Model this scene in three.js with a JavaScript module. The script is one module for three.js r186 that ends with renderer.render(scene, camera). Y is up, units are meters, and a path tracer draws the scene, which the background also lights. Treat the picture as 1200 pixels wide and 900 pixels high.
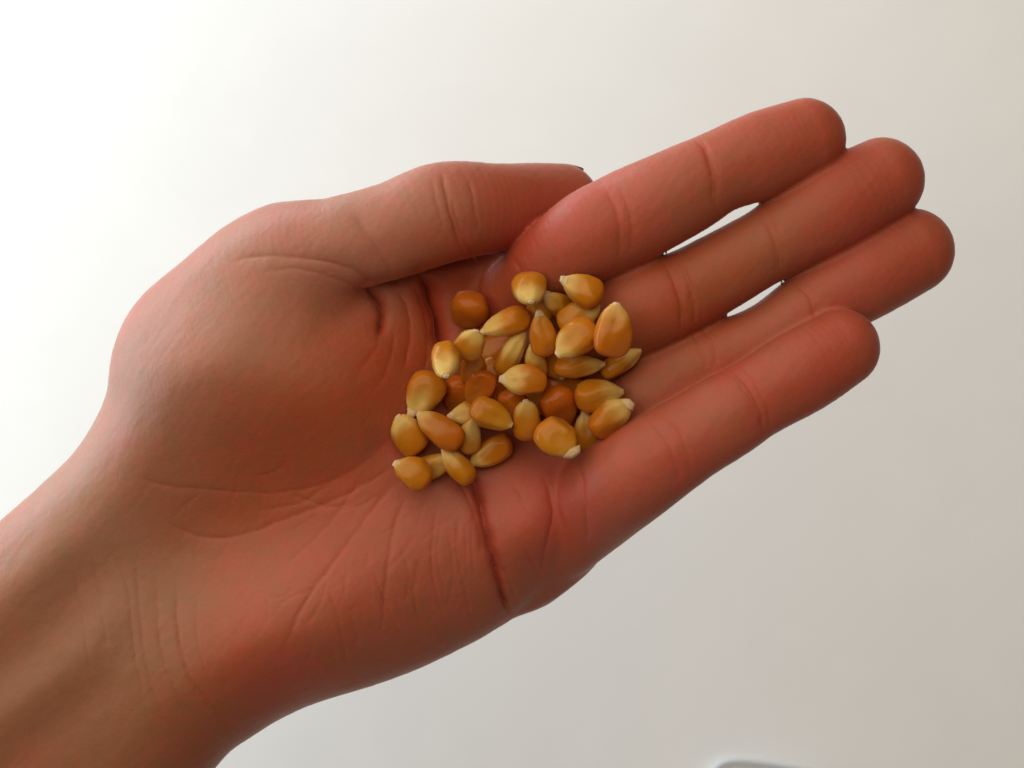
import * as THREE from 'three';
import { ImprovedNoise } from 'three/addons/math/ImprovedNoise.js';
import { RectAreaLightUniformsLib } from 'three/addons/lights/RectAreaLightUniformsLib.js';

// ---------------------------------------------------------------- camera, light, exposure
const U = 0.000165;            // metres per modelling unit
const D = 1818;                // units from the camera down to the level of the palm
const H = 0.27;                // metres from the table top up to the level of the palm
const scene = new THREE.Scene();
scene.background = new THREE.Color(0x000000);
const camera = new THREE.PerspectiveCamera(2 * Math.atan(450 / D) * 180 / Math.PI, 4 / 3, 0.02, 20);
camera.position.set(0, H + D * U, 0);
camera.up.set(0, 0, -1);
camera.lookAt(0, 0, 0);
camera.focus = D * U;
camera.userData.fStop = 20;

RectAreaLightUniformsLib.init();
function areaLight(color, power, w, h, from, to) {
  const l = new THREE.RectAreaLight(color, power, w, h);
  l.position.set(...from); l.lookAt(...to); scene.add(l);
  return l;
}
// daylight: a low window beside the table, to the left in the picture, and the soft light of the room from overhead
areaLight(new THREE.Color(0.68, 0.86, 1.0), 7.2, 1.15, 0.31, [-0.55, 0.20, -0.30], [0.12, 0.05, -0.02]);
areaLight(new THREE.Color(1.0, 0.845, 0.67), 1.75, 1.6, 1.4, [-0.33, 1.02, -0.50], [0, 0.2, 0]);
// added warm fill, in place of room bounce, for the lower edges of the hand
areaLight(new THREE.Color(1.0, 0.74, 0.56), 0.42, 1.6, 1.0, [0.35, 0.75, 1.0], [0, 0.25, 0]);

const renderer = new THREE.WebGLRenderer({ antialias: true });
renderer.setSize(1024, 768);
renderer.toneMapping = THREE.LinearToneMapping;
renderer.toneMappingExposure = 1.1;
renderer.shadowMap.enabled = true;

// ---------------------------------------------------------------- helpers
const noise = new ImprovedNoise();
const N3 = (x, y, z) => noise.noise(x + 31.7, y + 17.3, z + 53.1);
let seed = 20240611;
const rnd = () => { seed = (seed * 1664525 + 1013904223) >>> 0; return seed / 4294967296; };
const clamp = (x, a, b) => Math.min(b, Math.max(a, x));
const sstep = (a, b, x) => { const t = clamp((x - a) / (b - a), 0, 1); return t * t * (3 - 2 * t); };
const mix = (a, b, t) => a + (b - a) * t;
// a point seen at (px, py) in the photo at height h above the palm level, in modelling units
const at = (px, py, h) => { const k = 1 - h / D; return [(px - 600) * k, (py - 450) * k, h]; };
const world = (p) => [p[0] * U, H + p[2] * U, p[1] * U];
function tag(o, label, category, group) { o.userData.label = label; o.userData.category = category; if (group) o.userData.group = group; return o; }

// ---------------------------------------------------------------- the table top
{
  const g = new THREE.BoxGeometry(7, 0.03, 6); g.translate(0, -0.015, 0);
  const W = 256, data = new Uint8Array(W * W * 4);
  for (let y = 0; y < W; y++) for (let x = 0; x < W; x++) {
    let n = 0; for (const [f, a] of [[4, 1], [11, 0.6], [37, 0.5]]) n += a * N3(x / W * f, y / W * f, f);
    const v = 236 + n * 3; data.set([v, v - 1, v - 4, 255], (y * W + x) * 4);
  }
  const t = new THREE.DataTexture(data, W, W); t.colorSpace = THREE.SRGBColorSpace; t.wrapS = t.wrapT = THREE.MirroredRepeatWrapping;
  t.magFilter = THREE.LinearFilter; t.repeat.set(8, 7); t.needsUpdate = true;
  const m = new THREE.Mesh(g, new THREE.MeshStandardMaterial({ map: t, roughness: 0.75 }));
  m.name = 'table_top'; m.userData = { kind: 'structure', label: 'plain white table top behind the open hand' };
  m.receiveShadow = true; scene.add(m);
}

// ---------------------------------------------------------------- the hand: a distance field
function catmull(pts, closed, per) {
  const n = pts.length, out = [];
  for (let i = 0; i < (closed ? n : n - 1); i++) {
    const g = (k) => closed ? pts[(k + n) % n] : pts[clamp(k, 0, n - 1)];
    const [a, b, c, d] = [g(i - 1), g(i), g(i + 1), g(i + 2)];
    for (let j = 0; j < per; j++) {
      const t = j / per;
      out.push(b.map((_, k) => 0.5 * (2 * b[k] + (c[k] - a[k]) * t + (2 * a[k] - 5 * b[k] + 4 * c[k] - d[k]) * t * t + (3 * b[k] - a[k] - 3 * c[k] + d[k]) * t * t * t)));
    }
  }
  if (!closed) out.push(pts[n - 1].slice());
  return out;
}
const PALM = [[-600, 1180], [-200, 795], [-60, 662], [0, 608], [40, 573], [80, 533], [108, 492], [124, 460], [134, 425], [150, 396], [176, 371], [216, 343], [258, 310], [284, 280], [306, 257], [332, 243], [370, 244], [420, 252], [480, 262], [560, 266], [630, 280], [690, 330], [730, 400], [735, 470], [718, 530], [702, 590], [692, 645], [660, 676], [632, 697], [601, 721], [580, 737], [540, 759], [480, 788], [420, 810], [370, 826], [330, 843], [292, 866], [265, 884], [248, 901], [190, 968], [50, 1115], [-300, 1480]];
const outline = catmull(PALM.map(([x, y]) => at(x, y, -45).slice(0, 2)), true, 6);
// signed distance to the outline, on a grid
const G0 = [-1360, -300], GS = 3, GW = 560, GH = 500;
const dist2 = new Float32Array(GW * GH);
{
  const n = outline.length;
  for (let j = 0; j < GH; j++) for (let i = 0; i < GW; i++) {
    const x = G0[0] + i * GS, y = G0[1] + j * GS; let best = 1e18, inside = false;
    for (let k = 0, m = n - 1; k < n; m = k++) {
      const ax = outline[m][0], ay = outline[m][1], bx = outline[k][0], by = outline[k][1], ex = bx - ax, ey = by - ay;
      const t = clamp(((x - ax) * ex + (y - ay) * ey) / (ex * ex + ey * ey), 0, 1), dx = x - ax - ex * t, dy = y - ay - ey * t, q = dx * dx + dy * dy;
      if (q < best) best = q;
      if ((ay > y) !== (by > y) && x < ex * (y - ay) / (by - ay) + ax) inside = !inside;
    }
    dist2[j * GW + i] = inside ? -Math.sqrt(best) : Math.sqrt(best);
  }
}
function grid2(a, u, v) {
  const x = clamp((u - G0[0]) / GS, 0, GW - 1.001), y = clamp((v - G0[1]) / GS, 0, GH - 1.001), i = x | 0, j = y | 0, fx = x - i, fy = y - j, k = j * GW + i;
  return mix(mix(a[k], a[k + 1], fx), mix(a[k + GW], a[k + GW + 1], fx), fy);
}
// mounds and hollows of the palm: [px, py, radius along, radius across, direction in degrees, height]
const MOUNDS = [
  [285, 425, 165, 125, 15, 88], [415, 470, 80, 75, 20, 22], [400, 700, 230, 85, -28, 46], [640, 610, 75, 55, -40, 22], [610, 440, 120, 90, -25, -30],
  [-100, 850, 300, 190, -45, 26], [230, 640, 120, 60, -20, -14], [720, 400, 60, 60, 0, -12], [560, 345, 60, 40, 0, -12],
].map(([x, y, a, b, deg, h]) => { const p = at(x, y, 0), r = deg * Math.PI / 180; return [p[0], p[1], Math.cos(r), Math.sin(r), 1 / a, 1 / b, h]; });
function palmTop(u, v) {
  let t = 0;
  for (const [x, y, c, s, ia, ib, h] of MOUNDS) { const dx = u - x, dy = v - y, p = (dx * c + dy * s) * ia, q = (dy * c - dx * s) * ib, e = p * p + q * q; if (e < 9) t += h * Math.exp(-e); }
  return t;
}
const top2 = new Float32Array(GW * GH), low2 = new Float32Array(GW * GH);
for (let j = 0; j < GH; j++) for (let i = 0; i < GW; i++) {
  const u = G0[0] + i * GS, v = G0[1] + j * GS;
  top2[j * GW + i] = palmTop(u, v);
  low2[j * GW + i] = mix(-150, -195, sstep(-250, -450, u * 0.8 - v * 0.6));
}
function palmField(u, v, h) {
  const t = grid2(top2, u, v), b = grid2(low2, u, v), mid = (t + b) / 2, half = (t - b) / 2, r = half * 0.97;
  const q0 = grid2(dist2, u, v) + r, q1 = Math.abs(h - mid) - half + r;
  return Math.min(Math.max(q0, q1), 0) + Math.hypot(Math.max(q0, 0), Math.max(q1, 0)) - r;
}
// fingers: [px, py, height of the axis, radius as seen]
const FLAT = 1.18;
function chain(pts, per = 8) {
  const c = catmull(pts.map(([x, y, h, r]) => { const p = at(x, y, h); return [p[0], p[1], p[2] * FLAT, r * (1 - h / D)]; }), false, per);
  let lo = [1e9, 1e9, 1e9], hi = [-1e9, -1e9, -1e9];
  for (const p of c) for (let k = 0; k < 3; k++) { lo[k] = Math.min(lo[k], p[k] - p[3]); hi[k] = Math.max(hi[k], p[k] + p[3]); }
  return { c, lo, hi };
}
const INDEX = chain([[560, 376, -75, 50], [612, 335, -6, 41], [648, 305, 34, 46], [688, 278, 50, 53.5], [728, 259, 52, 56], [765, 241, 59, 55], [802, 222.5, 60, 52.8], [842, 201.5, 60, 48.6], [893, 181.5, 55, 51], [943, 163, 47, 48]]);
const MIDDLE = chain([[590, 445, -85, 56], [655, 413, -40, 53], [716, 381, 6, 54], [757, 360, 26, 54], [800, 342.5, 31, 49], [850, 315, 37, 46], [905, 284, 38, 45], [972, 244, 38, 53.5], [1033, 211, 30, 50]]);
const RING = chain([[610, 540, -85, 54], [690, 500, -35, 51], [755, 466, 2, 50.5], [800, 442, 13, 49.5], [845, 422, 18, 45.5], [900, 397, 21, 42.8], [948, 364, 20, 45], [1012, 324, 18, 52], [1068, 294, 10, 50]]);
const PINKY = chain([[615, 655, -85, 56], [690, 595, -10, 57], [737, 560, 45, 57], [774, 535, 62, 54.5], [812, 511, 70, 51], [850, 488, 75, 50.5], [888, 465, 76, 47.5], [938, 436, 75, 50], [985, 408, 68, 46]]);
const THUMB = chain([[235, 395, -40, 70], [300, 335, -5, 70], [350, 303, 22, 63], [400, 287, 38, 57], [460, 270, 46, 56.5], [520, 249, 42, 59], [580, 243.5, 18, 52], [625, 240, -16, 49], [656, 239, -40, 47]]);
function chainField(f, u, v, h, limit) {
  const w = h * FLAT, { c, lo, hi } = f;
  const bx = Math.max(lo[0] - u, 0, u - hi[0]), by = Math.max(lo[1] - v, 0, v - hi[1]), bz = Math.max(lo[2] - w, 0, w - hi[2]), bb = bx * bx + by * by + bz * bz;
  if (bb > limit * limit) return Math.sqrt(bb);
  let best = 1e9;
  for (let k = 0; k < c.length - 1; k++) {
    const a = c[k], b = c[k + 1], ex = b[0] - a[0], ey = b[1] - a[1], ez = b[2] - a[2];
    const t = clamp(((u - a[0]) * ex + (v - a[1]) * ey + (w - a[2]) * ez) / (ex * ex + ey * ey + ez * ez), 0, 1);
    const dx = u - a[0] - ex * t, dy = v - a[1] - ey * t, dz = w - a[2] - ez * t, d = Math.sqrt(dx * dx + dy * dy + dz * dz) - mix(a[3], b[3], t);
    if (d < best) best = d;
  }
  return best;
}
const smin = (a, b, k) => { const h = Math.max(k - Math.abs(a - b), 0) / k; return Math.min(a, b) - h * h * k * 0.25; };
function field(u, v, h) {
  let p = palmField(u, v, h);
  const lim = Math.max(60, p + 60);
  const i = chainField(INDEX, u, v, h, lim), m = chainField(MIDDLE, u, v, h, lim), r = chainField(RING, u, v, h, lim), k = chainField(PINKY, u, v, h, lim), t = chainField(THUMB, u, v, h, lim);
  let f = smin(smin(m, r, 9), p, 34);
  const fi = smin(i, p, mix(11, 40, sstep(-25, -70, h))), fk = smin(k, p, mix(7, 40, sstep(-20, -60, h)));
  f = smin(f, fi, mix(12, 9, sstep(130, 195, u))); f = smin(f, fk, 8);
  return smin(f, t, mix(70, 5, sstep(-240, -140, u)));
}
function gradient(u, v, h, e = 0.7) {
  const x = field(u + e, v, h) - field(u - e, v, h), y = field(u, v + e, h) - field(u, v - e, h), z = field(u, v, h + e) - field(u, v, h - e), l = Math.hypot(x, y, z) || 1;
  return [x / l, y / l, z / l, l / (2 * e)];
}
function surfaceHeight(u, v) {                    // top of the skin above a point of the palm
  let a = 200, b = -160;
  for (let h = a; h > b; h -= 6) if (field(u, v, h) < 0) { b = h; a = h + 6; break; }
  for (let k = 0; k < 10; k++) { const h = (a + b) / 2; if (field(u, v, h) < 0) b = h; else a = h; }
  return b;
}
// folds and lines of the skin: [half width, depth, height of the skin there, points]
const LINES = [
  [5.5, 22, 25, [[548, 548], [561, 583], [569, 626], [584, 674], [590, 706], [600, 732]]], [4, 4, 25, [[566, 600], [580, 650], [600, 690], [604, 712]]], [4, 3, 25, [[535, 560], [556, 600], [566, 650]]], [18, 4, 25, [[554, 570], [560, 585], [572, 632], [585, 684]]],
  [5.5, 28, 5, [[492, 320], [506, 342], [516, 372], [520, 400], [519, 436]]], [13, 11, 5, [[500, 332], [516, 372], [520, 400]]],
  [6, 2.8, 20, [[470, 498], [438, 535], [396, 561], [340, 576], [280, 577], [225, 573], [180, 566], [150, 556]]], [16, 3, 20, [[470, 498], [438, 535], [396, 561], [340, 576]]],
  [5, 3, 15, [[490, 530], [440, 560], [400, 582], [340, 606], [285, 627], [240, 632], [205, 620], [180, 600]]],
  [3, 2, 20, [[340, 577], [385, 594], [420, 588]]], [3, 1.6, 20, [[390, 566], [350, 590], [300, 600]]],
  [4.5, 3, 20, [[468, 560], [437, 598], [402, 645], [371, 686], [348, 728], [340, 760]]],
  [3.5, 3, 25, [[480, 570], [463, 618], [456, 662], [452, 700], [455, 730]]], [3, 2, 25, [[514, 585], [507, 640], [511, 690], [520, 725]]],
  [3, 2, 30, [[437, 660], [452, 700], [468, 738]]], [3, 2.2, 35, [[386, 686], [401, 735], [404, 785]]], [3, 2, 30, [[425, 560], [380, 620], [330, 665]]],
  [3, 1.8, 30, [[540, 600], [536, 640], [545, 690], [552, 730]]],
  [4, 4, 25, [[638, 556], [648, 600], [641, 640], [632, 684]]], [3, 2.5, 25, [[612, 636], [628, 668], [634, 694]]], [4, 5, 30, [[676, 540], [683, 585], [689, 640]]], [3, 2, 30, [[600, 560], [620, 600], [650, 622]]],
  [5, 4.6, 15, [[204, 668], [210, 735], [222, 782], [246, 828], [270, 862]]], [5, 3, 15, [[182, 680], [188, 745], [205, 800], [230, 856]]], [4, 2.4, 10, [[158, 650], [165, 720], [179, 790], [202, 856]]], [4, 2.4, 10, [[128, 636], [150, 690], [160, 760], [176, 830]]],
  [3, 1.6, 12, [[230, 690], [236, 750], [252, 800]]], [3, 1.6, 12, [[105, 640], [118, 700], [130, 770]]], [3, 1.4, 10, [[85, 660], [100, 730], [112, 790]]],
  [30, 9, 10, [[-60, 820], [20, 768], [80, 715], [125, 655]]], [26, -6, 10, [[-70, 900], [20, 830], [100, 760], [160, 690]]], [24, -6, 10, [[-100, 760], [0, 700], [90, 620]]], [26, 5, 10, [[-20, 930], [70, 850], [140, 790]]],
  [5, 3.6, 80, [[258, 306], [300, 300], [345, 302], [390, 309], [425, 326], [448, 354]]], [14, 4, 70, [[390, 310], [425, 328], [447, 354]]], [3, 2, 80, [[300, 318], [350, 316], [400, 330], [430, 345]]],
  [6, 19, 50, [[432, 336], [444, 350], [448, 372], [444, 392]]], [6, 4, 30, [[464, 336], [478, 366], [480, 402], [470, 440]]], [6, 3, 10, [[484, 330], [498, 362], [502, 412], [492, 456]]], [5, 2, 40, [[448, 372], [440, 410], [420, 440]]], [5, 2, 40, [[462, 380], [458, 420], [440, 460]]],
  [5.5, 5, 80, [[414, 250], [434, 284], [449, 310], [463, 332]]], [14, 3, 80, [[414, 250], [434, 284], [449, 310]]],
  [4.5, 6, 95, [[516, 194], [523, 230], [533, 264], [546, 304]]], [4, 4.5, 90, [[530, 230], [541, 272], [556, 302]]], [3, 2, 95, [[506, 204], [512, 240], [520, 272]]], [3, 1.8, 95, [[548, 205], [556, 240], [562, 270]]],
];
// the joints of the fingers: some thin lines right across, branching and never quite parallel
const JOINTS = [[[716, 213], [735, 303], 5, 15, 112, 5], [[818, 152], [840, 244], 7, 5, 108, 4], [[784, 296], [810, 388], 8, 15, 88, 5], [[892, 242], [922, 326], 7, 6, 84, 4], [[814, 384], [834, 432], 8, 14, 66, 3.5], [[930, 322], [962, 380], 6, 5, 64, 3.5], [[772, 488], [808, 570], 8, 15, 122, 4.5], [[866, 430], [904, 512], 7, 9, 124, 4.5], [[596, 300], [606, 330], 4, 2, 60, 3]];
for (const [[x0, y0], [x1, y1], many, wide, h, deep] of JOINTS) {
  const L = Math.hypot(x1 - x0, y1 - y0), tx = (x1 - x0) / L, ty = (y1 - y0) / L, nx = ty, ny = -tx;
  for (let k = 0; k < many; k++) {
    const main = k < 2, off = main ? (k - 0.5) * wide : (rnd() - 0.5) * wide * 2.4, s0 = main ? 0.0 : rnd() * 0.5, s1 = main ? 1 : s0 + 0.25 + rnd() * 0.3, slant = (rnd() - 0.5) * (main ? 5 : 12), bow = 7 + rnd() * 3, pts = [];
    for (let q = 0; q <= 5; q++) { const t = mix(s0, s1, q / 5), o = off + bow * (4 * t * (1 - t)) * 0.8 + slant * (t - 0.5) + (rnd() - 0.5) * 1.6; pts.push([x0 + tx * L * t + nx * o, y0 + ty * L * t + ny * o]); }
    LINES.push([main ? 3.2 + rnd() : 2.6, main ? deep * (0.45 + 0.35 * rnd()) : deep * 0.22, h, pts]);
  }
  LINES.push([13, deep * 0.22, h, [[x0 + tx * L * 0.1, y0 + ty * L * 0.1], [(x0 + x1) / 2 + nx * 5, (y0 + y1) / 2 + ny * 5], [x0 + tx * L * 0.9, y0 + ty * L * 0.9]]]);
}
for (let k = 0; k < 22; k++) {                    // short fine lines on the outer edge of the palm, none alike
  const x = 350 + k * 11 + (rnd() - 0.5) * 18, y = 806 - (x - 350) * 0.42 - rnd() * 50, l = 30 + rnd() * 70, b = (rnd() - 0.5) * 22, c = (rnd() - 0.3) * 16;
  LINES.push([2.2 + rnd(), 0.5 + rnd() * 1.5, 15, [[x + c, y], [x + b, y - l * 0.5], [x, y - l]]]);
}
for (let k = 0; k < 34; k++) {                    // hair-thin creases all over the palm
  const x = 180 + rnd() * 500, y = 560 + rnd() * 180 - (x - 180) * 0.1, a = rnd() < 0.6 ? 1.9 + (rnd() - 0.5) * 0.7 : 2.7 + (rnd() - 0.5) * 0.5, l = 20 + rnd() * 45, b = (rnd() - 0.5) * 8;
  LINES.push([2.2, 0.5 + rnd() * 0.9, 20, [[x - Math.cos(a) * l / 2, y - Math.sin(a) * l / 2], [x + b, y + b], [x + Math.cos(a) * l / 2, y + Math.sin(a) * l / 2]]]);
}
const CW = 1300, CH = 1000, C0 = [-640, -480], fold = new Float32Array(CW * CH);
for (const [w, d, h, pts] of LINES) {
  const c = catmull(pts.map(([x, y]) => at(x, y, h)), false, 6), n = c.length - 1, part = new Map(), R = Math.ceil(w * 2.6), deep = d > 10 ? 0.9 : w > 20 ? 0.6 : 0.58;
  for (let k = 0; k < n; k++) {
    const a = c[k], b = c[k + 1], ex = b[0] - a[0], ey = b[1] - a[1], l2 = ex * ex + ey * ey || 1;
    const x0 = Math.floor(Math.min(a[0], b[0]) - R - C0[0]), x1 = Math.ceil(Math.max(a[0], b[0]) + R - C0[0]), y0 = Math.floor(Math.min(a[1], b[1]) - R - C0[1]), y1 = Math.ceil(Math.max(a[1], b[1]) + R - C0[1]);
    for (let j = Math.max(0, y0); j <= Math.min(CH - 1, y1); j++) for (let i = Math.max(0, x0); i <= Math.min(CW - 1, x1); i++) {
      const x = i + C0[0] + 1.6 * N3(i * 0.06, j * 0.06, 3), y = j + C0[1] + 1.6 * N3(i * 0.06, j * 0.06, 9), t = clamp(((x - a[0]) * ex + (y - a[1]) * ey) / l2, 0, 1), q = ((x - a[0] - ex * t) ** 2 + (y - a[1] - ey * t) ** 2) / (w * w);
      const s = (k + t) / n, e = d * deep * (w > 8 ? Math.exp(-q) : Math.exp(-1.5 * Math.sqrt(q))) * sstep(0, 0.22, s) * sstep(1, 0.78, s) * (w > 8 ? 1 : 0.85 + 0.35 * N3(i * 0.03, j * 0.03, 21)), key = j * CW + i;
      if (Math.abs(e) > 0.02 && Math.abs(e) > Math.abs(part.get(key) ?? 0)) part.set(key, e);
    }
  }
  for (const [key, e] of part) fold[key] += e;
}
function foldAt(u, v) {
  const x = u - C0[0], y = v - C0[1];
  if (x < 0 || y < 0 || x >= CW - 1 || y >= CH - 1) return 0;
  const i = x | 0, j = y | 0, fx = x - i, fy = y - j, k = j * CW + i;
  return mix(mix(fold[k], fold[k + 1], fx), mix(fold[k + CW], fold[k + CW + 1], fx), fy);
}
// skin surface: surface nets on a grid, then the side that can be seen is split finer and set on the field
function skinGeometry() {
  const S = 3.6, O = [-1300, -380, -240], NX = 552, NY = 402, NZ = 120, B = 6;
  const val = new Map(), key = (i, j, k) => (k * NY + j) * NX + i;
  const get = (i, j, k) => { const q = key(i, j, k); let f = val.get(q); if (f === undefined) { f = field(O[0] + i * S, O[1] + j * S, O[2] + k * S); val.set(q, f); } return f; };
  const cells = new Map(), pos = [];
  const corner = [[0, 0, 0], [1, 0, 0], [0, 1, 0], [1, 1, 0], [0, 0, 1], [1, 0, 1], [0, 1, 1], [1, 1, 1]], edges = [];
  for (let a = 0; a < 8; a++) for (const b of [1, 2, 4]) if (!(a & b)) edges.push([a, a | b]);
  const blocks = [];
  for (let k = 0; k < NZ - B; k += B) for (let j = 0; j < NY - B; j += B) for (let i = 0; i < NX - B; i += B)
    if (Math.abs(field(O[0] + (i + B / 2) * S, O[1] + (j + B / 2) * S, O[2] + (k + B / 2) * S)) < B * S * 0.87 * 1.35 + 6) blocks.push([i, j, k]);
  for (const [bi, bj, bk] of blocks) for (let k = bk; k < bk + B; k++) for (let j = bj; j < bj + B; j++) for (let i = bi; i < bi + B; i++) {
    const f = corner.map(([a, b, c]) => get(i + a, j + b, k + c)); let m = 0;
    for (let q = 0; q < 8; q++) if (f[q] < 0) m |= 1 << q;
    if (m === 0 || m === 255) continue;
    let x = 0, y = 0, z = 0, n = 0;
    for (const [a, b] of edges) if ((f[a] < 0) !== (f[b] < 0)) { const t = f[a] / (f[a] - f[b]); x += mix(corner[a][0], corner[b][0], t); y += mix(corner[a][1], corner[b][1], t); z += mix(corner[a][2], corner[b][2], t); n++; }
    cells.set(key(i, j, k), pos.length); pos.push([O[0] + (i + x / n) * S, O[1] + (j + y / n) * S, O[2] + (k + z / n) * S]);
  }
  let tri = [];
  const quad = (a, b, c, d, flip) => { if ([a, b, c, d].some((x) => x === undefined)) return; if (flip) tri.push([a, c, b], [a, d, c]); else tri.push([a, b, c], [a, c, d]); };
  for (const [q] of cells) {
    const i = q % NX, j = Math.floor(q / NX) % NY, k = Math.floor(q / (NX * NY)), f0 = get(i, j, k) < 0, c = (a, b, e) => cells.get(key(a, b, e));
    if (f0 !== get(i + 1, j, k) < 0) quad(c(i, j, k), c(i, j - 1, k), c(i, j - 1, k - 1), c(i, j, k - 1), !f0);
    if (f0 !== get(i, j + 1, k) < 0) quad(c(i, j, k), c(i, j, k - 1), c(i - 1, j, k - 1), c(i - 1, j, k), !f0);
    if (f0 !== get(i, j, k + 1) < 0) quad(c(i, j, k), c(i - 1, j, k), c(i - 1, j - 1, k), c(i, j - 1, k), !f0);
  }
  const nrm = [], settle = (n0, steps) => { for (let n = n0; n < pos.length; n++) { const p = pos[n]; let g; for (let s = 0; s < steps; s++) { g = gradient(...p); const d = clamp(field(...p) / Math.max(g[3], 0.4), -5, 5); for (let a = 0; a < 3; a++) p[a] -= g[a] * d; } nrm[n] = g; } };
  settle(0, 3);
  for (let round = 0; round < 1; round++) {
    const n0 = pos.length, half = new Map(), fine = pos.map((p, n) => nrm[n][2] > -0.3 && p[0] > -680 && p[1] < 520);
    const split = (a, b) => { if (!fine[a] || !fine[b]) return -1; const q = a < b ? a * 8e6 + b : b * 8e6 + a; let m = half.get(q); if (m === undefined) { m = pos.length; half.set(q, m); pos.push([0, 1, 2].map((k) => (pos[a][k] + pos[b][k]) / 2)); } return m; };
    const next = [];
    for (const [a, b, c] of tri) {
      const x = split(a, b), y = split(b, c), z = split(c, a), n = (x >= 0) + (y >= 0) + (z >= 0);
      if (n === 0) next.push([a, b, c]);
      else if (n === 3) next.push([a, x, z], [x, b, y], [z, y, c], [x, y, z]);
      else if (x >= 0) next.push([a, x, c], [x, b, c]);
      else if (y >= 0) next.push([a, b, y], [a, y, c]);
      else next.push([a, b, z], [z, b, c]);
    }
    tri = next; settle(n0, 2);
  }
  // folds, pores and small unevenness; the colour of the skin
  const P = new Float32Array(pos.length * 3), C = new Float32Array(pos.length * 3);
  // where blood shows through: [px, py, h, radius, amount]
  const RED = [[930, 165, 90, 75, 0.55], [720, 255, 90, 60, 0.5], [640, 285, 70, 50, 0.5], [1020, 220, 80, 75, 0.6], [790, 345, 70, 50, 0.35], [1060, 300, 60, 70, 0.55], [950, 420, 120, 95, 0.85], [790, 540, 110, 60, 0.5], [640, 590, 30, 70, 0.9], [690, 380, 20, 60, 0.2],
    [330, 740, 30, 90, 0.35], [430, 640, 30, 90, 0.25], [290, 800, 0, 70, 0.4], [500, 650, 30, 70, 0.4], [620, 230, 70, 80, 0.5], [460, 370, 40, 60, 0.35], [800, 200, 90, 90, 0.45], [860, 480, 110, 80, 0.35], [700, 600, 60, 70, 0.35], [330, 530, 60, 100, 0.25], [560, 320, 0, 50, 0.45]].map(([x, y, h, r, a]) => [...at(x, y, h).slice(0, 2), r, a]);
  const LIT_PALE = [[500, 212, 90, 70, 0.9], [400, 250, 80, 90, 0.8], [310, 330, 70, 95, 0.85], [215, 400, 50, 95, 0.7], [760, 205, 90, 60, 0.3], [900, 355, 60, 60, 0.35], [835, 495, 110, 55, 0.3], [500, 620, 30, 90, 0.3], [70, 600, 0, 100, 0.6], [430, 300, 70, 70, 0.5], [700, 600, 60, 60, 0.2]].map(([x, y, h, r, a]) => [...at(x, y, h).slice(0, 2), r, a]);  // paler tint painted in where light catches the thumb, thenar and upper edges
  const BOUNCE_WARM = [[390, 455, 60, 110, 1], [540, 330, 0, 80, 1], [480, 400, 20, 70, 0.7], [300, 560, 30, 110, 0.5], [230, 860, 0, 90, 0.5], [765, 365, 30, 70, 0.9], [860, 320, 60, 70, 0.6], [820, 425, 40, 60, 0.4]].map(([x, y, h, r, a]) => [...at(x, y, h).slice(0, 2), r, a]);  // saturated bounce light of the shaded hollows, painted into the skin colour
  const TAN = [ [60, 760, 0, 170, 0.8], [130, 640, 0, 120, 0.5], [170, 470, 40, 110, 0.55], [300, 360, 60, 110, 0.3], [100, 860, 0, 150, 0.6], [850, 250, 80, 70, 0.3], [770, 400, 40, 90, 0.3], [860, 380, 50, 70, 0.25]].map(([x, y, h, r, a]) => [...at(x, y, h).slice(0, 2), r, a]);
  for (let n = 0; n < pos.length; n++) {
    const [u, v, h] = pos[n], g = nrm[n], up = sstep(-0.05, 0.35, g[2]);
    let d = -foldAt(u, v) * up;
    d += 0.20 * N3(u * 0.07, v * 0.07, h * 0.07) + 0.10 * N3(u * 0.26, v * 0.26, h * 0.26) + 0.7 * N3(u * 0.02, v * 0.02, h * 0.02);
    const wa = 3 * N3(u * 0.03, v * 0.03, 11), wb = 3 * N3(u * 0.03, v * 0.03, 17), ua = u * 0.36 + v * 0.17 + wa, va = v * 0.36 - u * 0.17 + wb;
    d -= 0.13 * (Math.pow(1 - Math.abs(N3(ua, va * 0.35, 2)), 8) + Math.pow(1 - Math.abs(N3(ua * 0.35, va, 6)), 8));
    d += 0.16 * N3((u * 0.75 + v * 0.66) * 0.17, (v * 0.75 - u * 0.66) * 0.03, 5);
    const w = world([u + g[0] * d, v + g[1] * d, h + g[2] * d]); P.set(w, n * 3);
    const n1 = N3(u * 0.012, v * 0.012, h * 0.012 + 7), n2 = N3(u * 0.045, v * 0.045, h * 0.045 + 3), n3 = N3(u * 0.13, v * 0.13, h * 0.13), n4 = N3(u * 0.33, v * 0.33, h * 0.33 + 2);
    const n5 = N3(u * 0.7, v * 0.7, h * 0.7 + 4), grain = 1 + 0.055 * n4 + 0.05 * n5 + 0.03 * n3;
    let red = 0.3 * n1 + 0.4 * n2 + 0.22 * n3 + 0.1 * n4, tan = 0.3 * N3(u * 0.016, v * 0.016, 40) + 0.25 * N3(u * 0.06, v * 0.06, 44) + 0.2 * N3(u * 0.2, v * 0.2, 48);
    for (const [x, y, r, a] of RED) red += a * Math.exp(-((u - x) ** 2 + (v - y) ** 2) / (r * r));
    for (const [x, y, r, a] of TAN) tan += a * Math.exp(-((u - x) ** 2 + (v - y) ** 2) / (r * r));
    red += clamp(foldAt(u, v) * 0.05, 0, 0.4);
    red = clamp(red, -0.5, 1.1); tan = clamp(tan - red * 0.3, -0.3, 1);
    let pale = 0.22 * n2 + 0.12 * n1; for (const [x, y, r, a] of LIT_PALE) pale += a * Math.exp(-((u - x) ** 2 + (v - y) ** 2) / (r * r));
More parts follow.
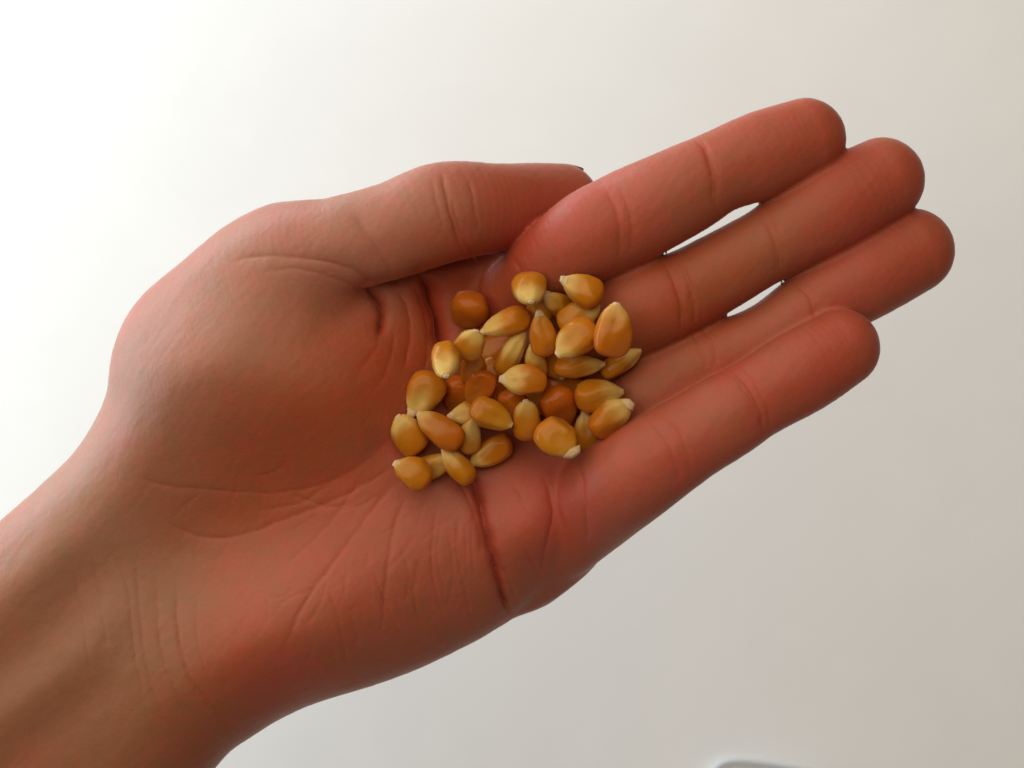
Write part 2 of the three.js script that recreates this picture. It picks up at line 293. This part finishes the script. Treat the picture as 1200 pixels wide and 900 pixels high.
    pale = Math.max(pale, -0.25); let warm = 0; for (const [x, y, r, a] of BOUNCE_WARM) warm += a * Math.exp(-((u - x) ** 2 + (v - y) ** 2) / (r * r));
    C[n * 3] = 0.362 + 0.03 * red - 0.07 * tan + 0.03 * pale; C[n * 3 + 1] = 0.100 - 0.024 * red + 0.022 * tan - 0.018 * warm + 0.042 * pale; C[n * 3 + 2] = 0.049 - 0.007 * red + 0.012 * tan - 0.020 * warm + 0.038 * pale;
    for (let e = 0; e < 3; e++) C[n * 3 + e] *= grain;
  }
  const geo = new THREE.BufferGeometry();
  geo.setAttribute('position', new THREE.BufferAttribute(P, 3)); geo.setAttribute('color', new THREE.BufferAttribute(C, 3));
  const idx = new Uint32Array(tri.length * 3); tri.forEach((t, k) => idx.set([t[0], t[2], t[1]], k * 3));
  geo.setIndex(new THREE.BufferAttribute(idx, 1)); geo.computeVertexNormals();
  console.log('skin triangles', tri.length);
  return geo;
}
const skinMaterial = new THREE.MeshPhysicalMaterial({ vertexColors: true, roughness: 0.5, specularIntensity: 0.6, sheen: 0.6, sheenColor: new THREE.Color(1, 0.95, 0.92), sheenRoughness: 0.45 });
const hand = new THREE.Group(); hand.name = 'hand'; scene.add(hand);
tag(hand, 'open cupped hand, palm up, holding a pile of corn kernels above the white table', 'hand');
const hold = world(at(400, 550, -100)); hand.position.set(...hold);
{
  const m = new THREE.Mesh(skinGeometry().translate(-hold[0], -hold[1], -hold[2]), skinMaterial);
  m.name = 'skin'; m.castShadow = m.receiveShadow = true; hand.add(m);
}

{
  // the nail, seen edge-on along the upper side of the thumb tip
  const P = [], I = [], NA = 14, NB = 14, a0 = at(606, 242, -2), a1 = at(654, 239, -43), ax = a1.map((x, k) => x - a0[k]), al = Math.hypot(...ax), A = ax.map((x) => x / al);
  const side = [A[1] * A[0], -1 + A[1] * A[1], A[1] * A[2]], sl = Math.hypot(...side), N = side.map((x) => x / sl), B = [A[1] * N[2] - A[2] * N[1], A[2] * N[0] - A[0] * N[2], A[0] * N[1] - A[1] * N[0]];
  for (const lift of [0.7, -3]) for (let i = 0; i <= NA; i++) for (let j = 0; j <= NB; j++) {
    const t = i / NA * 1.5, w = (j / NB - 0.5) * 0.95 * (i === 0 ? 0.8 : 1), r = 48.5 - 1.5 * i / NA + lift - (t > 1 ? 16 * (t - 1) ** 2 : 0), end = 1 - 0.10 * (i / NA) ** 4 * (w / 0.75) ** 2;
    P.push(...world([0, 1, 2].map((k) => a0[k] + ax[k] * t * end + r * (N[k] * Math.cos(w) + B[k] * Math.sin(w)))).map((x, k) => x - hold[k]));
  }
  const R = NB + 1, L = (NA + 1) * R;
  for (let i = 0; i < NA; i++) for (let j = 0; j < NB; j++) { const a = i * R + j, b = a + R; I.push(a, a + 1, b, b, a + 1, b + 1, a + L, b + L, a + 1 + L, b + L, b + 1 + L, a + 1 + L); }
  const rim = []; for (let j = 0; j < NB; j++) rim.push(j); for (let i = 0; i < NA; i++) rim.push(i * R + NB); for (let j = NB; j > 0; j--) rim.push(NA * R + j); for (let i = NA; i > 0; i--) rim.push(i * R);
  rim.forEach((a, k) => { const b = rim[(k + 1) % rim.length]; I.push(a, a + L, b, b, a + L, b + L); });
  const g = new THREE.BufferGeometry(); g.setAttribute('position', new THREE.Float32BufferAttribute(P, 3)); g.setIndex(I); g.computeVertexNormals();
  const m = new THREE.Mesh(g, new THREE.MeshPhysicalMaterial({ color: new THREE.Color(0.32, 0.12, 0.08), roughness: 0.6, side: THREE.DoubleSide }));
  m.name = 'thumbnail'; m.castShadow = m.receiveShadow = true; hand.add(m);
}

// ---------------------------------------------------------------- the pale rounded thing cut off by the bottom edge of the picture
{
  const k = (D * U + H) / (D * U) * U, g = new THREE.Group(); g.name = 'rounded_dish'; scene.add(g);
  g.position.set((905 - 600) * k, 0, (933 - 450) * k); g.rotation.y = -0.15;
  const ring = (rx, rz, n = 4.2) => { const s = []; for (let i = 0; i < 72; i++) { const a = i / 72 * Math.PI * 2, c = Math.cos(a), q = Math.sin(a), m = Math.pow(Math.abs(c) ** n + Math.abs(q) ** n, -1 / n); s.push([c * m * rx, q * m * rz]); } return s; };
  const skinOf = (rows, name, m) => {
    const P = [], I = []; rows.forEach(([inset, y]) => ring(0.0245 - inset, 0.0125 - inset).forEach(([x, z]) => P.push(x, y, z)));
    for (let r0 = 0; r0 < rows.length - 1; r0++) for (let i = 0; i < 72; i++) { const a = r0 * 72 + i, b = r0 * 72 + (i + 1) % 72; I.push(a, a + 72, b, b, a + 72, b + 72); }
    const c = P.length / 3; P.push(0, rows[rows.length - 1][1], 0); const r1 = (rows.length - 1) * 72; for (let i = 0; i < 72; i++) I.push(r1 + i, c, r1 + (i + 1) % 72);
    const q = new THREE.BufferGeometry(); q.setAttribute('position', new THREE.Float32BufferAttribute(P, 3)); q.setIndex(I); q.computeVertexNormals();
    const o = new THREE.Mesh(q, m); o.name = name; o.castShadow = o.receiveShadow = true; g.add(o);
  };
  skinOf([[0.0016, 0.0], [0.0004, 0.001], [0, 0.003], [0, 0.0046], [0.0003, 0.0052], [0.0008, 0.0054], [0.0012, 0.0052], [0.0014, 0.0046]], 'rim', new THREE.MeshStandardMaterial({ color: new THREE.Color(0.46, 0.47, 0.48), roughness: 0.5, side: THREE.DoubleSide }));
  skinOf([[0.0015, 0.0047], [0.0022, 0.0050], [0.0036, 0.0049], [0.0062, 0.0040]], 'inner_face', new THREE.MeshStandardMaterial({ color: new THREE.Color(0.62, 0.62, 0.58), roughness: 0.6, side: THREE.DoubleSide }));
  tag(g, 'pale object with a rounded grey rim, cut off by the bottom edge of the photo', 'dish');
}

// ---------------------------------------------------------------- kernels of corn
const PROFILE = catmull([[0.0, 0.2, 0.18], [0.05, 0.32, 0.26], [0.12, 0.51, 0.42], [0.2, 0.67, 0.56], [0.3, 0.81, 0.7], [0.42, 0.92, 0.84], [0.54, 0.985, 0.94], [0.66, 1.0, 1.0], [0.76, 0.975, 0.99], [0.84, 0.89, 0.92], [0.91, 0.73, 0.77], [0.96, 0.51, 0.55], [0.99, 0.26, 0.28], [1.0, 0.0, 0.0]], false, 3);
const hullMaterial = new THREE.MeshPhysicalMaterial({ vertexColors: true, roughness: 0.9, specularIntensity: 0.25, clearcoat: 0.6, clearcoatRoughness: 0.22, transmission: 0.2, thickness: 0, side: THREE.DoubleSide });
const capMaterial = new THREE.MeshStandardMaterial({ vertexColors: true, roughness: 0.85 });
function kernelShape(o, k) {                       // own axes: +z towards the tip, x across the width, y through the thickness
  const { L, W, T } = o, NT = 40, rows = PROFILE.length, P = [], C = [], I = [];
  const bend = (rnd() - 0.5) * 0.14, skew = (rnd() - 0.5) * 0.18, keel = o.keel ?? 0, dent = o.dent ?? 0.14, squ = 2.1 + rnd() * 0.7, facets = [], tipX = (rnd() - 0.5) * 0.5, tipY = (rnd() - 0.5) * 0.3, sharp = o.sharp ?? 0.7 + rnd() * 0.55;
  o.tip = [tipX, tipY];
  for (let q = 0; q < 4; q++) { const a = rnd() * 6.283, e = (rnd() - 0.5) * 1.2; facets.push([Math.cos(a) * Math.cos(e), Math.sin(a) * Math.cos(e), Math.sin(e), 0.72 + rnd() * 0.25]); }
  for (let r = 0; r < rows; r++) for (let q = 0; q <= NT; q++) {
    const [t, w, d] = PROFILE[r], a = q / NT * Math.PI * 2, c = Math.cos(a), s = Math.sin(a), m = Math.pow(Math.abs(c) ** squ + Math.abs(s) ** squ, -1 / squ);
    let x = c * m * Math.pow(w, sharp), y = s * m * Math.pow(d, sharp); const z = 0.5 - t;
    const face = sstep(0, 0.5, y), g = Math.exp(-((x / 0.42) ** 2) - ((t - 0.34) / 0.26) ** 2);
    y -= dent * face * g;                                            // the hollow over the germ
    y += 0.3 * keel * Math.exp(-((x / 0.2) ** 2)) * sstep(0.05, 0.25, t) * sstep(0.8, 0.4, t) * (y > 0 ? 1 : 0);
    x += skew * (t - 0.5) * (t - 0.5) + bend * y * 0.4; y += bend * (t - 0.5) * (t - 0.5) * 1.5;
    for (const [fx, fy, fz, fd] of facets) { const e = x * fx + y * fy + 2 * z * fz - fd; const cut = 0.42 * (e + Math.sqrt(e * e + 0.006)); x -= fx * cut; y -= fy * cut; }
    x += tipX * (1 - t) ** 3; y += tipY * (1 - t) ** 3;
    const b = 1 + 0.07 * N3(x * 1.7 + k * 3.1, y * 1.7, z * 3) + 0.022 * N3(x * 5 + k, y * 5, z * 9) + 0.05 * (1 - t) * N3(c * 3.2 + k * 1.7, s * 3.2, t * 2);
    P.push(x * b * W / 2, y * b * T / 2, z * L);
    const n1 = N3(x * 2 + k * 5, y * 2, z * 4), n2 = N3(x * 7 + k, y * 7, z * 12), edge = t + 0.10 * n1 + 0.05 * n2;
    const pale = clamp(sstep(o.pale + 0.08, o.pale - 0.30, edge) + (o.germ ?? 0.12) * face * g * 0.9 + 0.5 * keel * Math.exp(-((x / 0.24) ** 2)) * face * sstep(0.9, 0.3, t), 0, 1);
    const org = clamp(o.orange + 0.5 * (edge - 0.6) + 0.12 * n2, 0, 1);
    const base = [mix(0.61, 0.58, org), mix(0.265, 0.13, org), mix(0.005, 0.002, org)], cream = [0.76, 0.50, 0.13], sp = 1 + 0.08 * n2;
    C.push(...base.map((x0, e) => clamp(mix(x0, cream[e], pale) * sp, 0, 1)));
  }
  for (let r = 0; r < rows - 1; r++) for (let q = 0; q < NT; q++) { const a = r * (NT + 1) + q, b = a + NT + 1; I.push(a, b, a + 1, a + 1, b, b + 1); }
  const geo = new THREE.BufferGeometry();
  geo.setAttribute('position', new THREE.Float32BufferAttribute(P, 3)); geo.setAttribute('color', new THREE.Float32BufferAttribute(C, 3)); geo.setIndex(I); geo.computeVertexNormals();
  const nn = geo.attributes.normal;
  for (let r = 0; r < rows; r++) { const a = r * (NT + 1), b = a + NT, v = [0, 1, 2].map((e) => nn.array[a * 3 + e] + nn.array[b * 3 + e]), l = Math.hypot(...v) || 1; for (const e of [0, 1, 2]) nn.array[a * 3 + e] = nn.array[b * 3 + e] = v[e] / l; }
  return geo;
}
function capShape(o, k) {                          // the rough pale stub where the kernel sat on the cob
  const prof = [[0.09, 0.36, 0.30], [0.05, 0.31, 0.25], [0.015, 0.25, 0.21], [-0.015, 0.21, 0.18], [-0.035, 0.165, 0.14], [-0.042, 0.08, 0.07], [-0.03, 0, 0]], NT = 16, P = [], C = [], I = [];
  for (let r = 0; r < prof.length; r++) for (let q = 0; q <= NT; q++) {
    const [t, w, d] = prof[r], a = (q % NT) / NT * Math.PI * 2, n = N3(Math.cos(a) * 1.6 + k * 2.3, Math.sin(a) * 1.6, t * 30), b = 1 + 0.22 * n;
    P.push((Math.cos(a) * w * b + o.tip[0] * (1 - t) ** 3) * o.W / 2, (Math.sin(a) * d * b + o.tip[1] * (1 - t) ** 3) * o.T / 2, (0.5 - t * (1 + 0.3 * n)) * o.L);
    const s = 1 + 0.25 * n; C.push(0.66 * s, 0.48 * s, 0.26 * s);
  }
  for (let r = 0; r < prof.length - 1; r++) for (let q = 0; q < NT; q++) { const a = r * (NT + 1) + q, b = a + NT + 1; I.push(a, a + 1, b, a + 1, b + 1, b); }
  const geo = new THREE.BufferGeometry();
  geo.setAttribute('position', new THREE.Float32BufferAttribute(P, 3)); geo.setAttribute('color', new THREE.Float32BufferAttribute(C, 3)); geo.setIndex(I); geo.computeVertexNormals();
  return geo;
}
// lowest layer first. seen: [px, py] of the middle, [px, py] direction of the tip, pitch of the tip towards the viewer, length, width, thickness, roll
const KERNELS = [
  // ---- under the others
  [[582, 408], [-1, 0.3], 0, 54, 42, 32, 20, { orange: 0.8, pale: 0.1 }, 'deep orange kernel mostly buried left of the slanting ridged kernel'],
  [[593, 461], [0.6, 0.8], -20, 52, 44, 32, 0, { orange: 0.85, pale: 0.05 }, 'dark orange kernel lying below the pale wedge-faced kernel at the centre'],
  [[628, 468], [0.7, -0.6], 10, 52, 36, 30, 0, { orange: 0.4, pale: 0.3 }, 'dull amber kernel showing only a sliver right of the flat-tipped upright kernel'],
  [[662, 452], [1, 0.1], 0, 54, 38, 30, 0, { orange: 0.7, pale: 0.2 }, 'shaded kernel under the long kernel whose tip points right'],
  [[632, 362], [0.3, -1], 20, 46, 34, 30, 0, { orange: 0.4, pale: 0.35 }, 'half hidden kernel below the round pale-centred kernel at the top'],
  [[576, 446], [-0.3, -1], 0, 50, 40, 30, 10, { orange: 0.9, pale: 0.05 }, 'dark kernel in the gap right of the brown upright kernel'],
  [[646, 424], [0.5, 1], 10, 48, 36, 30, 0, { orange: 0.7, pale: 0.2 }, 'shaded kernel under the two central kernels with crossed directions'],
  [[508, 546], [0.8, -0.3], 0, 46, 32, 28, 30, { orange: 0.2, pale: 0.5 }, 'small pale kernel half behind the lowest left kernel'],
  [[538, 464], [-0.2, 1], -25, 52, 42, 32, 0, { orange: 0.95, pale: 0.05 }, 'dark reddish orange kernel right of the large cream-faced kernel on the left'],
  [[554, 431], [0.05, -1], 48, 50, 34, 31, 0, { orange: 0.75, pale: 0.12 }, 'brownish upright kernel showing its small tip, under the small kernel left of the pile'],
  [[550, 403], [0.3, -1], 35, 40, 36, 28, 0, { orange: 0.4, pale: 0.35 }, 'small amber kernel just below the plain round orange kernel'],
  [[548, 484], [-1, 0.1], 15, 46, 32, 28, 0, { orange: 0.3, pale: 0.5 }, 'pale kernel tip poking out left of the bright oval kernel'],
  [[550, 512], [0.1, -1], 25, 44, 27, 25, 30, { orange: 0.15, pale: 0.55, dent: 0 }, 'narrow pale kernel standing tip up between two larger kernels in the lower left'],
  [[688, 507], [-0.2, -1], 15, 52, 33, 30, 0, { orange: 0.4, pale: 0.35 }, 'shaded kernel under the crusty white-tipped kernel at the lower right'],
  [[655, 477], [0.5, 1], -35, 54, 45, 34, 0, { orange: 0.95, pale: 0.0 }, 'smooth deep orange kernel without a visible tip, right of the flat-tipped upright kernel'],
  [[628, 424], [-0.1, -1], 25, 44, 26, 24, 0, { orange: 0.2, pale: 0.5 }, 'pale tip showing behind the wedge-faced kernel at the centre'],
  [[602, 477], [0.4, 1], -15, 46, 38, 30, 20, { orange: 0.85, pale: 0.05 }, 'deep orange kernel squeezed between the bright oval kernel and the flat-tipped upright one'],
  [[562, 455], [-0.6, 1], -20, 46, 38, 30, 0, { orange: 0.9, pale: 0.02, lift: -15 }, 'dark orange kernel deep in the gap just above the bright oval kernel'],
  // ---- middle
  [[551, 366], [-0.3, 1], -48, 56, 49, 36, 0, { orange: 0.75, pale: -0.2 }, 'plain round orange kernel at the upper left of the pile, crown towards the viewer'],
  [[523, 423], [0.1, 0.5], 56, 54, 36, 35, 0, { orange: 0.35, pale: 0.44 }, 'round kernel with a pale glowing face at the left edge, above the large cream-faced one'],
  [[653, 357], [-0.9, -0.4], 35, 44, 30, 28, 0, { orange: 0.3, pale: 0.4 }, 'small kernel with its tip to the left, under the top right kernel'],
  [[621, 340], [0.05, 0.6], 52, 52, 42, 34, 0, { orange: 0.45, pale: 0.4 }, 'round kernel with a bright cream centre, topmost left of the pair at the top'],
  [[678, 371], [1, -0.5], 10, 52, 34, 30, 10, { orange: 0.25, pale: 0.45 }, 'kernel with a blunt pale tip pointing up right, behind the glossy central upper kernel'],
  [[727, 425], [0.85, -0.62], 8, 53, 27, 30, 60, { orange: 0.3, pale: 0.42 }, 'slim kernel at the right edge of the pile pointing up towards the fingers'],
  [[678, 430], [1, -0.08], 8, 59, 32, 32, 50, { orange: 0.4, pale: 0.4 }, 'long boat-shaped kernel with its tip pointing right, under the glossy central upper kernel'],
  [[617, 492], [-0.12, -1], 32, 52, 34, 30, 0, { orange: 0.55, pale: 0.3, capGrey: 1 }, 'upright kernel with a flat greyish tip, left of the smooth deep orange kernel'],
  [[477, 510], [-0.75, -1], 18, 50, 40, 34, 0, { orange: 0.5, pale: 0.4 }, 'kernel with a cream upper half at the far left, above the lowest left kernel'],
  [[484, 553], [-0.9, -0.55], 15, 48, 40, 34, 20, { orange: 0.45, pale: 0.18 }, 'lowest kernel at the left corner of the pile, dull amber'],
  [[535, 546], [-0.72, -0.8], 10, 54, 31, 30, 30, { orange: 0.35, pale: 0.42, keel: 0.3 }, 'kernel with a sharp cream tip pointing up left, at the lower edge of the pile'],
  [[498, 462], [-0.5, 1], 5, 58, 46, 34, 0, { orange: 0.5, pale: 0.35, germ: 1, dent: 0.22 }, 'large cream-faced kernel at the left edge with its broad face up'],
  [[701, 463], [1, -0.15], 10, 56, 40, 34, 30, { orange: 0.4, pale: 0.42 }, 'kernel with a crusty pale tip pointing right, just above the whitest-tipped kernel'],
  [[575, 528], [-0.9, 0.6], 10, 55, 36, 32, 30, { orange: 0.6, pale: 0.3, keel: 0.9 }, 'kernel with a cream ridge and tip pointing down left, at the bottom of the pile'],
  // ---- on top
  [[682, 340], [-1, -0.35], 10, 53, 37, 34, 20, { orange: 0.45, pale: 0.36 }, 'plump kernel at the top right of the pile, pale tip pointing left'],
  [[593, 378], [-1, 0.28], 6, 61, 35, 33, 40, { orange: 0.5, pale: 0.45 }, 'long kernel, cream tip pointing left, orange end, right of the plain round one'],
  [[636, 392], [-0.08, -1], 8, 54, 34, 32, 20, { orange: 0.6, pale: 0.18 }, 'narrow glossy amber kernel lying tip up near the centre of the upper half'],
  [[674, 396], [-1, 0.66], 10, 56, 41, 33, 10, { orange: 0.4, pale: 0.34 }, 'glossy central upper kernel with a cream tip pointing down left'],
  [[720, 388], [0.18, -1], 5, 60, 44, 36, 0, { orange: 0.7, pale: 0.22 }, 'big bright orange kernel with a ragged pale tip, at the upper right edge'],
  [[598, 413], [0.62, -1], 12, 58, 29, 32, 40, { orange: 0.3, pale: 0.62, keel: 1, lift: 16 }, 'slanting ridged kernel with its cream tip pointing up right, near the centre'],
  [[614, 445], [-1, -0.08], 14, 55, 38, 34, 20, { orange: 0.6, pale: 0.48, keel: 0.8, dent: 0.3 }, 'pale wedge-faced kernel at the centre with its tip pointing left'],
  [[516, 503], [-0.85, -0.62], 10, 62, 37, 34, 10, { orange: 0.75, pale: 0.24 }, 'shining orange kernel, whitish tip resting against the large cream-faced kernel'],
  [[575, 487], [0.8, 0.45], 4, 52, 38, 34, 0, { orange: 0.35, pale: 0.12 }, 'bright oval yellow kernel with a tiny tip pointing down right, below the centre'],
  [[653, 514], [0.55, 0.75], 24, 54, 46, 36, 0, { orange: 0.4, pale: 0.14, capBig: 1 }, 'large golden kernel with a round white tip at the bottom right of the pile'],
  [[715, 488], [0.75, -0.75], 14, 57, 41, 35, 10, { orange: 0.55, pale: 0.46, capBig: 1 }, 'crusty white-tipped kernel at the lower right edge, pointing up right'],
];
const balls = [];                                  // what already lies there, as small balls
const palmHeight = new Map();
const palmAt = (u, v) => { const i = Math.round(u / 5), j = Math.round(v / 5), q = i + ',' + j; let h = palmHeight.get(q); if (h === undefined) { h = surfaceHeight(i * 5, j * 5); palmHeight.set(q, h); } return h; };
KERNELS.forEach(([[px, py], [dx, dy], pitch, L, W, T, roll, o, label], k) => {
  const e = pitch * Math.PI / 180, dl = Math.hypot(dx, dy), Z = new THREE.Vector3(dx / dl * Math.cos(e), Math.sin(e), dy / dl * Math.cos(e));
  const Y = new THREE.Vector3(0, 1, 0).addScaledVector(Z, -Z.y).normalize(), X = new THREE.Vector3().crossVectors(Y, Z), q = new THREE.Quaternion();
  const B = new THREE.Matrix4().makeBasis(X, Y, Z).multiply(new THREE.Matrix4().makeRotationZ(roll * Math.PI / 180)); q.setFromRotationMatrix(B);
  const own = [];
  for (const z of [-0.3, -0.08, 0.14, 0.34]) for (const x of [-1, 0, 1]) { const w = [1, 1, 0.72, 0.36][[-0.3, -0.08, 0.14, 0.34].indexOf(z)], r = Math.min(T / 2, W / 2) * w * 0.94, p = new THREE.Vector3(x * Math.max(0, W / 2 * w - r), 0, z * L).applyQuaternion(q); own.push([p.x, p.z, p.y, r]); }
  let h = 40; const lift = o.lift ?? 0;
  for (let pass = 0; pass < 3; pass++) {
    const [u, v] = at(px, py, h); let need = -1e9;
    for (const [x, y, z, r] of own) {
      need = Math.max(need, palmAt(u + x, v + y) + r * 0.85 - z);
      for (const b of balls) { const d2 = (u + x - b[0]) ** 2 + (v + y - b[1]) ** 2, R = (r + b[3]) * 0.8; if (d2 < R * R) need = Math.max(need, b[2] + Math.sqrt(R * R - d2) - z); }
    }
    h = need + lift;
  }
  const c = at(px, py, h); own.forEach(([x, y, z, r]) => balls.push([c[0] + x, c[1] + y, h + z, r]));
  o.L = L * 0.97; o.W = W * (0.93 + rnd() * 0.08); o.T = T * (0.82 + rnd() * 0.16);
  const g = new THREE.Group(); g.name = k ? 'corn_kernel_' + String(k).padStart(3, '0') : 'corn_kernel';
  g.position.set(...world(c)); g.quaternion.copy(q); g.scale.setScalar(U);
  const hull = new THREE.Mesh(kernelShape(o, k), hullMaterial), cap = new THREE.Mesh(capShape(o, k), capMaterial);
  if (o.capBig) cap.scale.set(1.45, 1.45, 1.02);
  hull.name = 'hull'; cap.name = 'tip_cap'; for (const m of [hull, cap]) { m.castShadow = m.receiveShadow = true; g.add(m); }
  scene.add(tag(g, label, 'kernel', 'corn kernels in the palm'));
});
renderer.render(scene, camera);
